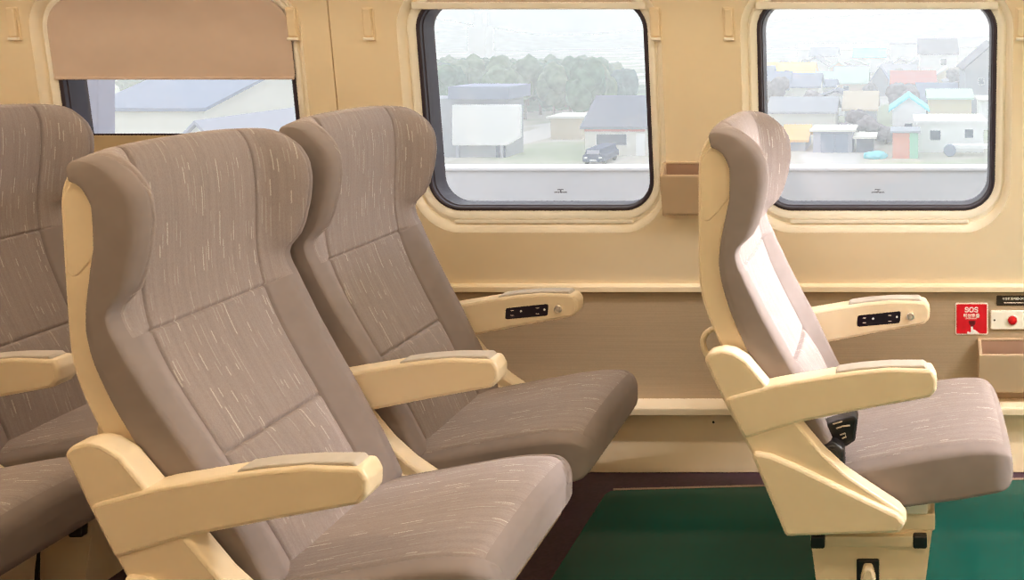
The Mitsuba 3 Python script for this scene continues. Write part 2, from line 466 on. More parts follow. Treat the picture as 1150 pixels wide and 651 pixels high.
# wall pockets: open boxes on the wall
def pocket(name, lab, x0, x1, z0, z1, dep, lean, mat):
    t = thing(name, lab, 'wall pocket')
    prof = [(0.0, z0), (-dep * 0.72, z0 + 0.004), (-dep, z1 - 0.042), (-dep, z1 - 0.034), (-dep + 0.01, z1 - 0.032), (-dep * .72 + 0.010, z0 + 0.016), (0.0, z0 + 0.014)]
    body = slab(prof, x0, x1, 0.003, 0.004, 0.006, 3)
    v = body.vertices
    body = tm(np.stack([v[:, 1], v[:, 0], v[:, 2]], 1), body.faces[:, ::-1])
    f = lean_mesh if lean else (lambda m: tm(m.vertices + [0, WALL_Y, 0], m.faces))
    obj('front', f(body), mat, t, 30)
    for xa in (x0, x1 - 0.012):
        side = slab([(-dep * 0.72, z0), (0.002, z0), (0.002, z1), (-dep * .35, z1), (-dep * 0.95, z1 - 0.03)], xa, xa + 0.012, 0.003, 0.006, 0.006, 3)
        v = side.vertices
        obj('side', f(tm(np.stack([v[:, 1], v[:, 0], v[:, 2]], 1), side.faces[:, ::-1])), mat, t, 30)
    obj('back', f(rbox(x0 + .002, x1 - .002, -.008, .001, z0 + .002, z1 - .002, .003)), 'pocket_brown', t, 30)
    say(t + '__back', 'brown back')
    obj('rim', f(rbox(x0 + .002, x1 - .002, -.010, .001, z1 - .004, z1 + .003, .002)), mat, t, 30)
    return t


principled('pocket_brown', (0.36, 0.22, 0.15), 0.6)  # inside back of the pockets, darker than their fronts
principled('pocket_cream', speckle((0.50, 0.365, 0.235), 0.04, 6), 0.4)
pocket('wall_pocket', 'tan open-topped pocket on the wall behind the single seat, between the clear windows', -0.800, -0.52, 0.868, 1.046, 0.055, True, 'pocket_cream')
pocket('wall_pocket', 'tan open-topped pocket low on the brown wall below the red alarm button', 0.262, 0.56, 0.258, 0.432, 0.06, False, 'pocket_cream')

# sign, alarm button, label plate


def text3(text, h, depth, x, z, y, font=None):
    m = meshkit.text_mesh(text, h, depth, bold=True)
    v = m.vertices
    return tm(np.stack([v[:, 0] - v[:, 0].mean() + x, y - v[:, 2], v[:, 1] + z], 1), m.faces[:, ::-1])


def cjk(text, h, depth, x, z, y):
    """Lettering from the staged CJK font, centred at x, its baseline at z, on a wall face at y."""
    from PIL import Image, ImageDraw, ImageFont
    from shapely import box, union_all
    font = ImageFont.truetype(glob.glob('/opt/blender-*/*/datafiles/fonts/Noto Sans CJK Regular.woff2')[0], 64)
    x0, y0, x1, y1 = font.getbbox(text, anchor='ls', stroke_width=2)
    im = Image.new('L', (x1 - x0 + 8, y1 - y0 + 8))
    ImageDraw.Draw(im).text((4 - x0, 4 - y0), text, 255, font, anchor='ls', stroke_width=2)
    on = np.pad(np.asarray(im) > 127, ((0, 0), (1, 1))).astype(np.int8)
    rows, st = np.nonzero(np.diff(on, axis=1) == 1)
    en = np.nonzero(np.diff(on, axis=1) == -1)[1]
    shp = union_all(box(st, -rows - 1, en, -rows)).buffer(0.6).buffer(-0.6).simplify(0.7)
    s = h / 56.0
    w = (x1 - x0) * s
    shp = affinity.affine_transform(shp, [s, 0, 0, s, x - w / 2 - 4 * s, z + (4 - y0) * s])
    m = trimesh.util.concatenate([trimesh.creation.extrude_polygon(g, depth, engine='earcut') for g in getattr(shp, 'geoms', [shp])])
    v = m.vertices
    return tm(np.stack([v[:, 0], y - v[:, 2], v[:, 1]], 1), m.faces[:, ::-1])


Y = WALL_Y
t = thing('sos_sign', 'square red SOS sign with a pointing hand on the brown wall', 'sign')
obj('plate', slab([(0.186, 0.446), (0.298, 0.446), (0.298, 0.555), (0.186, 0.555)], Y - .003, Y + .001, .001, .006, .003, 2), 'pale_mark', t, 30)
obj('red_field', slab([(0.190, 0.450), (0.294, 0.450), (0.294, 0.551), (0.190, 0.551)], Y - .0042, Y, .0008, .004, .003, 2), 'sign_red', t, 30)
obj('lettering', text3('SOS', 0.017, .0008, 0.2415, 0.524, Y - .0042), 'white_mark', t)
obj('lettering', cjk('비상호출', 0.0135, .0006, 0.2415, 0.5065, Y - .0042), 'pale_mark', t)
obj('lettering', bx(0.220, 0.259, Y - .0047, Y - .004, 0.5005, 0.5025), 'pale_mark', t)
obj('symbol', slab([(0.232, 0.494), (0.256, 0.494), (0.254, 0.483), (0.249, 0.478), (0.248, 0.470), (0.240, 0.470), (0.239, 0.478), (0.234, 0.483)], Y - .0047, Y - .004, .0002, .001, .002, 1), 'sign_dark_red', t)
obj('hand_symbol', slab([(0.2265, 0.450), (0.2275, 0.458), (0.2325, 0.458), (0.235, 0.4535), (0.2395, 0.456), (0.2395, 0.4745), (0.2455, 0.4745), (0.2465, 0.465), (0.2545, 0.463), (0.2565, 0.460), (0.2615, 0.458), (0.263, 0.4545), (0.2685, 0.4535), (0.270, 0.450)], Y - .0050, Y - .004, .0002, .0006, .001, 1), 'white_mark', t)
t = thing('alarm_panel', 'cream alarm plate with a round red push button on the brown wall', 'alarm button')
obj('plate', slab([(0.307, 0.465), (0.47, 0.465), (0.47, 0.530), (0.307, 0.530)], Y - .007, Y + .001, .0025, .005, .004, 3), 'frame_white', t, 30)
obj('bezel', lathe_y([(0.0185, Y - .006), (0.0185, Y - .009), (0.0165, Y - .0105), (0.0150, Y - .009), (0.0150, Y - .006)], 0.381, 0.4975), 'pale_mark', t, 40)
obj('button', lathe_y([(0.0150, Y - .006), (0.0145, Y - .0125), (0.0115, Y - .0145), (0.006, Y - .0155), (0.0, Y - .0157)], 0.381, 0.4975), 'button_red', t, 40)
say(t + '__button', 'round red push button')
obj('screw', lathe_y([(0.0, Y - .009), (0.003, Y - .0085), (0.0035, Y - .006)], 0.320, 0.4975, 14), 'plate_brown', t, True)
t = thing('label_plate', 'small dark label strip with white writing above the alarm button', 'label plate')
obj('plate', slab([(0.328, 0.546), (0.50, 0.546), (0.50, 0.580), (0.328, 0.580)], Y - .003, Y + .001, .001, .002, .004, 2), 'plate_brown', t, 30)
obj('lettering', cjk('누르면 통화됩니다', 0.0085, .0005, 0.384, 0.5665, Y - .003), 'white_mark', t)
obj('lettering', bx(0.352, 0.428, Y - .0035, Y - .0028, 0.5545, 0.5575), 'pale_mark', t)


# ------------------------------------------------------------------ seats
def rot_xz(deg):
    a = math.radians(deg)                    # positive: tips the top backwards (-x)
    return np.array([[math.cos(a), 0, -math.sin(a)], [0, 1, 0], [math.sin(a), 0, math.cos(a)]])


def catmull(P, n):
    P = np.array(P, float)
    Q = np.vstack([2 * P[0] - P[1], P, 2 * P[-1] - P[-2]])
    out = []
    for i in range(1, len(Q) - 2):
        a, b, c, d = Q[i - 1:i + 3]
        for t in np.linspace(0, 1, n, endpoint=False):
            out.append(0.5 * (2 * b + (c - a) * t + (2 * a - 5 * b + 4 * c - d) * t * t + (3 * b - a - 3 * c + d) * t ** 3))
    out.append(P[-1])
    return np.array(out)


SEAM = 0.62          # the centre panel's edge as a fraction of the half width


def fractions():
    f = list(np.linspace(-0.56, 0.56, 25))
    for s in (-1, 1):
        f += [s * SEAM + e for e in (-.045, -.03, -.018, -.010, -.004, 0, .004, .010, .018, .03, .045)]
        f += [s * x for x in (.70, .74, .78, .82, .85, .865, .875, .885, .895, .905, .92, .945, .965, .98, .99, .997, 1.0)]
    return np.array(sorted(set(np.round(f, 4))))


FR = fractions()
BK = np.array([.997, .98, .94, .85, .6, .3, 0, -.3, -.6, -.85, -.94, -.98, -.997])


def section(W, hm, Tb, F, p=5.0):
    """Closed cross-section: lateral offset and height over the mid line, front with the relief F(fraction), back at depth Tb."""
    b = (1 - np.abs(FR) ** p) ** (1 / p)
    bb = (1 - np.abs(BK) ** p) ** (1 / p)
    u = np.concatenate([FR * W, BK * W])
    h = np.concatenate([-hm + b * (hm + F(FR)), -hm - bb * Tb])
    return u, h


def loft(P, N, secs):
    """Sections (u, h) placed at P with normals N in the x-z plane; ends closed."""
    V = []
    for p, n, (u, h) in zip(P, N, secs):
        V.append(np.stack([p[0] + n[0] * h, u, p[1] + n[1] * h], 1))
    m = len(V[0])
    F = []
    for j in range(len(V) - 1):
        a = np.arange(m) + j * m
        b = np.roll(np.arange(m), -1) + j * m
        F.append(np.stack([np.stack([a, b, b + m], 1), np.stack([a, b + m, a + m], 1)], 1).reshape(-1, 3))
    return np.array(V), F


def sstep(a, b, x):
    t = np.clip((np.asarray(x, float) - a) / (b - a), 0, 1)
    return t * t * (3 - 2 * t)


BACK = [(-.075, .335), (-.098, .385), (-.128, .445), (-.165, .515), (-.209, .600), (-.262, .700), (-.306, .790), (-.335, .870), (-.345, .930), (-.346, 1.00), (-.342, 1.08), (-.342, 1.15), (-.350, 1.205), (-.366, 1.240), (-.392, 1.262)]
Z_SEAM, Z_LUMB = 0.868, 0.600


def back_cushion():
    C = catmull(BACK, 16)
    s = np.concatenate([[0], np.cumsum(np.linalg.norm(np.diff(C, axis=0), axis=1))])
    L = s[-1]
    at = lambda z: np.interp(z, C[:, 1], s)
    ss = list(np.linspace(0.03, L - 0.03, 62))
    ss += list(0.03 * (1 - np.cos(np.linspace(0, math.pi / 2, 8)))) + list(L - 0.03 * (1 - np.cos(np.linspace(0, math.pi / 2, 8))))
    for z in (Z_SEAM, Z_LUMB):
        ss += [at(z) + e for e in (-.012, -.007, -.004, -.002, 0, .002, .004, .007, .012)]
    ss = np.array(sorted(ss))
    P = np.stack([np.interp(ss, s, C[:, 0]), np.interp(ss, s, C[:, 1])], 1)
    tg = np.gradient(C, s, axis=0)
    tg = np.stack([np.interp(ss, s, tg[:, 0]), np.interp(ss, s, tg[:, 1])], 1)
    tg /= np.linalg.norm(tg, axis=1, keepdims=True)
    N = np.stack([tg[:, 1], -tg[:, 0]], 1)
    s_seam, s_lumb = at(Z_SEAM), at(Z_LUMB)
    secs, wings = [], []
    for k, si in enumerate(ss):
        z = P[k, 1]
        e0 = min(si / 0.03, 1.0); e1 = min((L - si) / 0.03, 1.0)
        e = math.sqrt(max(0, 1 - (1 - e0) ** 2)) * math.sqrt(max(0, 1 - (1 - e1) ** 2))
        e = max(e, 0.02)
        W = np.interp(z, [.33, .45, .6, .85, .95, 1.1, 1.2, 1.262], [.236, .240, .246, .263, .264, .264, .263, .256])
        W = W - 0.012 * (1 - e)
        bol = np.interp(z, [.33, .45, .6, .8, .87, .95], [.020, .030, .034, .030, .022, .0])
        wing = np.interp(z, [.90, .932, .948, .968, 1.00, 1.05, 1.11, 1.165, 1.205, 1.235, 1.262], [0, .006, .030, .054, .071, .084, .091, .088, .073, .050, .026])
        lum = 0.016 * math.exp(-((z - .52) / .085) ** 2) * (1 if z < Z_LUMB else 0) + (0.0 if z >= Z_LUMB else 0.004)
        grv = .006 * math.exp(-((si - s_seam) / .0035) ** 2)
        grl = .007 * math.exp(-((si - s_lumb) / .0045) ** 2)

        def F(f):
            a = np.abs(f)
            out = bol * sstep(SEAM - .02, .86, a)
            inn = sstep(SEAM + .01, SEAM - .03, a)
            out = out + lum * sstep(SEAM + .02, SEAM - .25, a) - (grl * inn + grv * sstep(.8, .6, a))
            out = out + .006 * inn * (1 - (a / SEAM) ** 2)
            out = out - (.0065 + .004 * min(1, wing / .05)) * np.exp(-((a - SEAM) / .012) ** 2) - .005 * min(1, wing / .04) * np.exp(-((a - .885) / .012) ** 2)
            return out
        hm = .5 * np.interp(z, [.33, .65, .742, .83, .912, 1.0, 1.06, 1.16, 1.205, 1.235, 1.262], [.075, .060, .054, .047, .040, .022, .012, .012, .026, .050, .045])
        u, h = section(W, hm, hm, F, 11.0)
        h = -hm + (h + hm) * e
        fr = np.concatenate([(1 - np.abs(FR) ** 8) ** (1 / 8) * sstep(SEAM + .03, .885, np.abs(FR)), np.zeros(len(BK))])
        wings.append(wing * fr * e)
        secs.append((u, h))
    V, Fs = loft(P, N, secs)
    V[:, :, 0] += np.array(wings)
    return V, Fs, ss, s_seam, L


def split(V, Fs, keep, uvs):
    """The faces for which keep(station, column) holds, as a mesh of their own with uv."""
    n, m, _ = V.shape
    v = V.reshape(-1, 3)
    faces = []
    for j in range(n - 1):
        f = Fs[j].reshape(m, 2, 3)
        cols = np.array([keep(j, c) for c in range(m)])
        faces.append(f[cols].reshape(-1, 3))
    f = np.vstack(faces)
    idx = np.unique(f)
    mp = np.full(len(v), -1); mp[idx] = np.arange(len(idx))
    return tm(v[idx], mp[f]), uvs.reshape(-1, 2)[idx]


nF = len(FR)
BV, BF, BS, S_SEAM, BL_ = back_cushion()
wz_ = np.clip((BV[:, :, 2] - 1.04) / .2, 0, 1)
BV[:, :, 2] -= .022 * (np.abs(BV[:, :, 1]) / .264) ** 5 * wz_
acr_ = np.concatenate([np.zeros((len(BV), 1)), np.cumsum(np.linalg.norm(np.diff(BV, axis=1), axis=2), axis=1)], 1)
acr_ -= acr_[:, [int(np.argmin(np.abs(FR)))]]
buv = np.stack([acr_, np.broadcast_to(BS[:, None], BV.shape[:2])], -1)
mid = lambda c: c < nF - 1 and abs((FR[c] + FR[c + 1]) / 2) < SEAM
wng = lambda c: c < nF - 1 and SEAM < abs((FR[c] + FR[c + 1]) / 2) < .885
jseam = int(np.argmin(np.abs(BS - S_SEAM)))
BACK_PARTS = {
    'back_panel': (split(BV, BF, lambda j, c: j < jseam and mid(c), buv), 'fabric_dashed'),
    'backrest': (split(BV, BF, lambda j, c: j < jseam and not mid(c), buv), 'fabric_plain'),
    'headrest_panel': (split(BV, BF, lambda j, c: j >= jseam and mid(c), buv), 'fabric_dashed'),
    'headrest': (split(BV, BF, lambda j, c: j >= jseam and not mid(c) and not wng(c), buv), 'fabric_plain'),
    'headrest__wing': (split(BV, BF, lambda j, c: j >= jseam and wng(c) and FR[c] < 0, buv), 'fabric_dashed'),
    'headrest__wing_001': (split(BV, BF, lambda j, c: j >= jseam and wng(c) and FR[c] > 0, buv), 'fabric_dashed'),
}


def seat_cushion():
    xa, xb = -.215, .374
    r, rc = .045, .055
    xs = np.concatenate([np.linspace(xa, xb - .06, 34)[:-1], xb - .06 * (1 - np.sin(np.linspace(0, math.pi / 2, 16)))])
    xs = np.concatenate([[xa], xa + .02 * (1 - np.cos(np.linspace(0.2, math.pi / 2, 5))), xs[xs > xa + .021]])
    secs, P, N = [], [], []
    for x in xs:
        zt = np.interp(x, [-.22, -.1, 0, .1, .2, .27, .32, .374], [.352, .365, .383, .402, .420, .428, .427, .418])
        zb = np.interp(x, [-.22, -.05, .1, .25, .374], [.235, .245, .262, .282, .306])
        d = max(0, x - (xb - r))
        zt -= r - math.sqrt(max(0, r * r - d * d))
        d2 = max(0, x - (xb - .03))
        zb += .03 - math.sqrt(max(0, .0009 - d2 * d2))
        d3 = max(0, x - (xb - rc))
        W = .242 - (rc - math.sqrt(max(0, rc * rc - d3 * d3))) * .75
        da = max(0, xa + .02 - x)
        q = .02 - math.sqrt(max(0, .0004 - da * da))
        zt -= q; zb += q
        hm = (zt - zb) / 2

        def F(f):
            a = np.abs(f)
            o = .016 * (1 - a ** 2) - .004 * sstep(.70, 1.0, a) - .006 * np.exp(-((a - SEAM - .24) / .010) ** 2)
            return o
        u, h = section(W, hm, hm, F, 10.0)
        secs.append((u, h)); P.append((x, zt)); N.append((0, 1))
    P, N = np.array(P), np.array(N)
    V, Fs = loft(P, N, secs)
    V = V[:, :, :]
    # close the front with a fan towards its middle
    last = V[-1]
    c = last.mean(0) + [0.001, 0, 0]
    extra = [last * (1 - t) + c * t for t in (0.5, 1.0)]
    V = np.concatenate([V, np.array(extra)])
    m = V.shape[1]
    for j in range(len(xs) - 1, len(V) - 1):
        a = np.arange(m) + j * m
        b = np.roll(np.arange(m), -1) + j * m
        Fs.append(np.stack([np.stack([a, b, b + m], 1), np.stack([a, b + m, a + m], 1)], 1).reshape(-1, 3))
    Fs = [f[:, ::-1] for f in Fs]
    return V, Fs


CV, CF = seat_cushion()
cuv = np.stack([CV[:, :, 1], CV[:, :, 0] + 0.3 * (0.4 - CV[:, :, 2])], -1)
inner = lambda c: c < nF - 1 and abs((FR[c] + FR[c + 1]) / 2) < SEAM + .24
jf = len(CV) - 12
CUSH = {'seat_panel': (split(CV, CF, lambda j, c: j < jf and inner(c), cuv), 'fabric_dashed'), 'seat_cushion': (split(CV, CF, lambda j, c: not (j < jf and inner(c)), cuv), 'fabric_plain')}

SHELL = spline([(-.402, 1.222), (-.375, 1.207), (-.349, 1.180), (-.340, 1.130), (-.342, 1.071), (-.352, 1.030), (-.370, .985), (-.378, .912), (-.366, .833), (-.338, .742), (-.296, .640), (-.330, .610), (-.372, .670), (-.414, .765), (-.434, .844), (-.437, .95), (-.437, 1.08), (-.435, 1.162), (-.420, 1.205)], 6)
SHELL_BACK = spline([(-.412, 1.214), (-.398, 1.190), (-.392, 1.10), (-.396, 1.00), (-.402, .912), (-.390, .833), (-.362, .742), (-.318, .640), (-.330, .610), (-.372, .670), (-.414, .765), (-.434, .844), (-.437, .95), (-.437, 1.08), (-.435, 1.162), (-.424, 1.200)], 6)
SHELL_RIDGE = [(-.404, 1.200), (-.360, 1.178), (-.349, 1.140), (-.350, 1.075), (-.380, 1.035), (-.428, .985), (-.430, 1.160)]
ARM = [(-.360, .578), (-.308, .474), (-.235, .497), (-.165, .517), (-.010, .548), (.156, .578), (.172, .596), (.173, .625), (.160, .648), (.056, .652), (-.020, .645), (-.088, .636), (-.232, .612)]
PANEL = [(-.410, .673), (-.395, .688), (-.362, .696), (-.335, .690), (-.302, .669), (-.246, .602), (-.168, .505), (-.112, .438), (-.056, .387), (0, .349), (.079, .297), (.101, .270), (.079, .248), (-.201, .239), (-.291, .438), (-.361, .568)]
COVER = [(-.294, .450), (-.240, .440), (-.166, .408), (-.080, .366), (.001, .327), (.076, .292), (.096, .269), (.078, .245), (-.204, .236)]


def dictify(mesh, mat, smooth, uv=None):
    return mikit.ply(mesh, mat, smooth=smooth, uv=uv)


RECL = {}
PIVOT = np.array([-.27, 0, .56])


def back_set(deg):
    """Shape dicts of what leans with the backrest, for one angle, shared by the seats that have it."""
    if deg not in RECL:
        R = rot_xz(deg)
        f = lambda m: xform(xform(m, None, -PIVOT), R, PIVOT)
        out = {}
        for k, ((m, uv), mat) in BACK_PARTS.items():
            out[k] = dictify(f(m), mat, True, uv)
        out['back_shell'] = dictify(f(slab(SHELL_BACK, -.232, .232, .006, .008, .007, 4)), 'cream_plastic', 50)
        out['back_shell__cheek'] = dictify(f(slab(SHELL, -.238, -.222, .006, .018, .007, 5)), 'cream_plastic', 50)
        out['back_shell__cheek_001'] = dictify(f(slab(SHELL, .222, .238, .006, .018, .007, 5)), 'cream_plastic', 50)
        out['back_shell__ridge'] = dictify(f(slab(SHELL_RIDGE, -.2402, -.226, .002, .014, .006, 3)), 'cream_plastic', 50)
        out['back_shell__ridge_001'] = dictify(f(slab(SHELL_RIDGE, .226, .2402, .002, .014, .006, 3)), 'cream_plastic', 50)
        lp = catmull([(-.385, .622), (-.415, .628), (-.434, .650), (-.438, .680), (-.425, .700), (-.40, .712)], 6)
        out['back_handle'] = dictify(f(tube([(x, -.175, z) for x, z in lp], .008, 12)), 'cream_plastic', True)
        RECL[deg] = out
    return RECL[deg]


arm_d = dictify(slab(ARM, -.029, .029, .009, .012, .005, 5), 'cream_plastic', 50)
pad_d = dictify(slab([(-.088, .634), (.138, .634), (.150, .648), (.140, .6565), (.056, .6565), (-.02, .651), (-.075, .643)], -.021, .021, .003, .003, .004, 3), 'pad_grey', 40)
panel_d = dictify(slab(PANEL, -.024, .024, .008, .012, .006, 4), 'cream_plastic', 50)
cover_d = dictify(slab(COVER, -.037, -.015, .010, .011, .006, 4), 'cream_plastic', 50)
ctl_d = dictify(slab([(-.054, .589 - .018), (.079, .591 - .008), (.082, .630 - .010), (-.052, .622 - .016)], -.0305, -.026, .001, .006, .003, 2), 'panel_black', 40)
icon_ds = [dictify(bx(x - .005, x + .005, -.0312, -.0303, z - .0011, z + .0011), 'pale_mark', False) for x, z in ((-.031, .584), (-.031, .599), (.048, .589), (.048, .607))]
led_ds = [dictify(lathe_y([(0, -.0314), (.003, -.0313), (.0035, -.030)], x, z, 12), 'white_mark', False) for x, z in ((-.004, .597), (.070, .602))]
btn_d = dictify(lathe_y([(.0125, -.028), (.0125, -.033), (.010, -.0345), (.0085, -.031), (.0075, -.031), (.0065, -.0345), (0, -.0352)], .112, .604), 'silver', 40)


def ped_mesh():
    def frus(w0, w1, y0, y1, z0, z1, xo=0.004):
        v = [[xo - w0, y0, z0], [xo + w0, y0, z0], [xo + w0, y1, z0], [xo - w0, y1, z0], [xo - w1, y0 + .004, z1], [xo + w1, y0 + .004, z1], [xo + w1, y1, z1], [xo - w1, y1, z1]]
        return trimesh.convex.convex_hull(np.array(v))
    return frus


frus = ped_mesh()


def pedestal(P, w, dz):
    """The floor pedestal under a seat frame of half depth w across (y); its parts."""
    out = []
    out.append(('pedestal', frus(.135, .160, -w, w, -dz, .188), 'cream_plastic', False))
    out.append(('pedestal__top_plate', rbox(-.158, .172, -w + .004, w - .004, .186, .232, .006), 'cream_plastic', 30))
    out.append(('pedestal__bar', rbox(-.115, .114, -w - .012, -w + .02, .154, .181, .003), 'cream_plastic', 30))
    out.append(('pedestal__end_cap', rbox(-.151, -.115, -w - .015, -w + .02, .150, .183, .005), 'black_plastic', 30))
    out.append(('pedestal__end_cap', rbox(.114, .150, -w - .015, -w + .02, .150, .183, .005), 'black_plastic', 30))
    out.append(('pedestal__slot', rbox(-.033, .026, -w - .004, -w + .02, .02 - dz, .116, .004), 'black_plastic', 30))
    ped = slab([(-.022, .02), (-.022, .078), (-.014, .108), (.008, .108), (.017, .078), (.017, .02)], -w - .030, -w + .01, .006, .008, .005, 3)
    out.append(('pedestal__lever', ped, 'cream_plastic', 40))
    out.append(('seat_frame', rbox(-.17, .16, -w + .02, w - .02, .225, .285, .008), 'cream_plastic', 30))
    out.append(('seat_frame__tab', rbox(.095, .152, -w - .01, -w + .05, .238, .277, .004), 'frame_white', 30))
    return out


def seat(name, label, X, Yc, dz, recl, arms, ped=0.20, belt=False):
    """One seat: origin under its middle at (X, Yc); arms: which sides carry an armrest ('near' towards the aisle, 'far' towards the window)."""
    t = thing(name, label, 'seat')
    M = T().translate([X, Yc, dz])
    for k, d in back_set(recl).items():
        scene[f'{t}__{k}'] = {**d, 'to_world': M}
    for k, ((m, uv), mat) in CUSH.items():
        if k not in RECL:
            RECL[k] = dictify(m, mat, True, uv)
        scene[f'{t}__{k}'] = {**RECL[k], 'to_world': M}
    for k, (side, ctl) in enumerate(arms):
        A = T().translate([X, Yc + side * .275, dz])
        a = obj('armrest', arm_d, None, t, m=A)
        obj('pad', pad_d, None, a, m=A); say(a + '__pad', 'grey pad')
        if ctl:
            obj('control_panel', ctl_d, None, a, m=A); say(a + '__control_panel', 'black control panel')
            for d in icon_ds:
                obj('icon', d, None, a, m=A)
            for d in led_ds:
                obj('indicator', d, None, a, m=A)
            obj('button', btn_d, None, a, m=A); say(a + '__button', 'round silver button')
        p = obj('side_frame', panel_d, None, t, m=A)
        obj('cover', cover_d, None, p, m=A)
    for nm, mesh, mat, sm in pedestal(None, ped, dz):
        par, _, leaf = nm.rpartition('__')
        obj(leaf, mesh, mat, f'{t}__{par}' if par else t, sm, m=M)
    if belt:
        b1 = slab([(-.125, .445), (-.118, .470), (-.045, .492), (-.028, .492), (-.036, .428), (-.060, .412), (-.108, .418)], -.212, -.165, .008, .010, .005, 4)
        b = obj('belt_buckle', b1, 'black_plastic', t, 40, m=M)
        mk = [tube([(-.085, -.2125, .462), (-.068, -.2128, .468), (-.050, -.2125, .470)], .0022, 6), tube([(-.075, -.2125, .445), (-.062, -.2128, .450), (-.060, -.2125, .440), (-.070, -.2125, .436)], .0022, 6),
              tube([(-.094, -.2125, .473), (-.070, -.2125, .480)], .0018, 6)]
        obj('emblem', trimesh.util.concatenate(mk), 'silver', b, m=M)
        say(b, 'black seat belt buckle')
        b2 = slab([(-.128, .400), (-.118, .432), (-.088, .442), (-.062, .424), (-.060, .378), (-.078, .340), (-.104, .346), (-.124, .372)], -.250, -.200, .016, .018, .005, 5)
        say(obj('belt_anchor', b2, 'black_plastic', t, 40, m=M), 'rounded black belt anchor')
    return t


seat('train_seat', 'large reclined taupe seat nearest the camera, on the aisle beside the window seat', -1.187, 1.995, .015, 3.6, [(-1, False), (1, False)])
seat('train_seat', 'taupe window seat below the middle window, behind the big aisle seat', -1.187, 2.545, .015, 0.8, [(1, True)])
seat('train_seat', 'single grey seat standing alone on the green floor with a black belt buckle', -0.083, 2.520, 0.0, 0.0, [(-1, False), (1, True)], belt=True)
seat('train_seat', 'window seat of the row behind, cut by the left edge under the half-shaded window', -2.295, 2.545, .015, -2.5, [(1, True)])
seat('train_seat', 'aisle seat of the row behind of which mostly the cushion shows at lower left', -2.295, 1.995, .015, 0.0, [(-1, False), (1, False)])

# ------------------------------------------------------------------ outside: viaduct parapet, fields, town, trees, haze
say(obj('ground_trackbed', bx(-60, 45, 3.3, 6.0, -1.3, -1.05), 'ballast'), kind='structure')
t = thing('parapet', 'long pale concrete parapet of the railway outside the windows', 'wall')
obj('wall', bx(-60, 45, 6.0, 6.12, -1.3, 0.535), 'concrete', t)
obj('cap', rbox(-60, 45, 5.985, 6.135, 0.535, 0.562, .008), 'concrete_cap', t, 30)
GZ = -10.0
say(obj('ground_outside', bx(-900, 700, 6.3, 1500, GZ - 0.5, GZ), 'farmland'), kind='structure')
t = thing('standin_mast', 'grey mast added outside, standing in for the grey band at the left window edge', 'mast')  # added in place of a grey band along the window edge
obj('post', rbox(-4.88, -4.78, 5.3, 5.42, -1.05, 6.5, .01), 'paint_steel', t, 30)
obj('foot', rbox(-4.98, -4.68, 5.22, 5.5, -1.05, -0.95, .01), 'concrete', t)


def prism(pts, y0, y1):
    m = trimesh.creation.extrude_polygon(Polygon(pts), y1 - y0, engine='earcut')
    v = m.vertices
    return tm(np.stack([v[:, 0], y0 + v[:, 2], v[:, 1]], 1), m.faces[:, ::-1])


def house(label, x0, x1, y, dep, h, rh, wall, roof, ridge='x', wins=(), z=GZ, over=0.35, cat='house', name='house'):
    """Walls, gabled or flat roof and windows; y is the front face's distance."""
    t = thing(name, label, cat)
    y1 = y + dep
    if ridge == 'flat':
        obj('walls', bx(x0, x1, y, y1, z, z + h), 'paint_' + wall, t)
        obj('roof', bx(x0 - over, x1 + over, y - over, y1 + over, z + h, z + h + rh), 'paint_' + roof, t)
    elif ridge == 'y':
        xm = (x0 + x1) / 2
        obj('walls', prism([(x0, z), (x1, z), (x1, z + h), (xm, z + h + rh), (x0, z + h)], y, y1), 'paint_' + wall, t)
        s = rh / (xm - x0)
        for a, b in ((x0 - over, xm), (x1 + over, xm)):
            za = z + h - s * over
            obj('roof', prism([(a, za), (b, z + h + rh), (b, z + h + rh + .22), (a, za + .22)], y - over, y1 + over), 'paint_' + roof, t)
    else:
        ym = (y + y1) / 2
        g = prism([(y, z), (y1, z), (y1, z + h), (ym, z + h + rh), (y, z + h)], x0, x1)
        v = g.vertices; g = tm(v[:, [1, 0, 2]], g.faces[:, ::-1]); obj('walls', g, 'paint_' + wall, t)
        s = rh / (ym - y)
        for a, b in ((y - over, ym), (y1 + over, ym)):
            za = z + h - s * over
            r = prism([(a, za), (b, z + h + rh), (b, z + h + rh + .22), (a, za + .22)], x0 - over, x1 + over)
            v = r.vertices; obj('roof', tm(v[:, [1, 0, 2]], r.faces[:, ::-1]), 'paint_' + roof, t)
    for (a, b, c, d) in wins:
        wn = obj('window', bx(a, b, y - .05, y + .1, z + c, z + d), 'paint_white', t)
        obj('pane', bx(a + .07, b - .07, y - .08, y, z + c + .07, z + d - .07), 'paint_glass', wn)
    return t


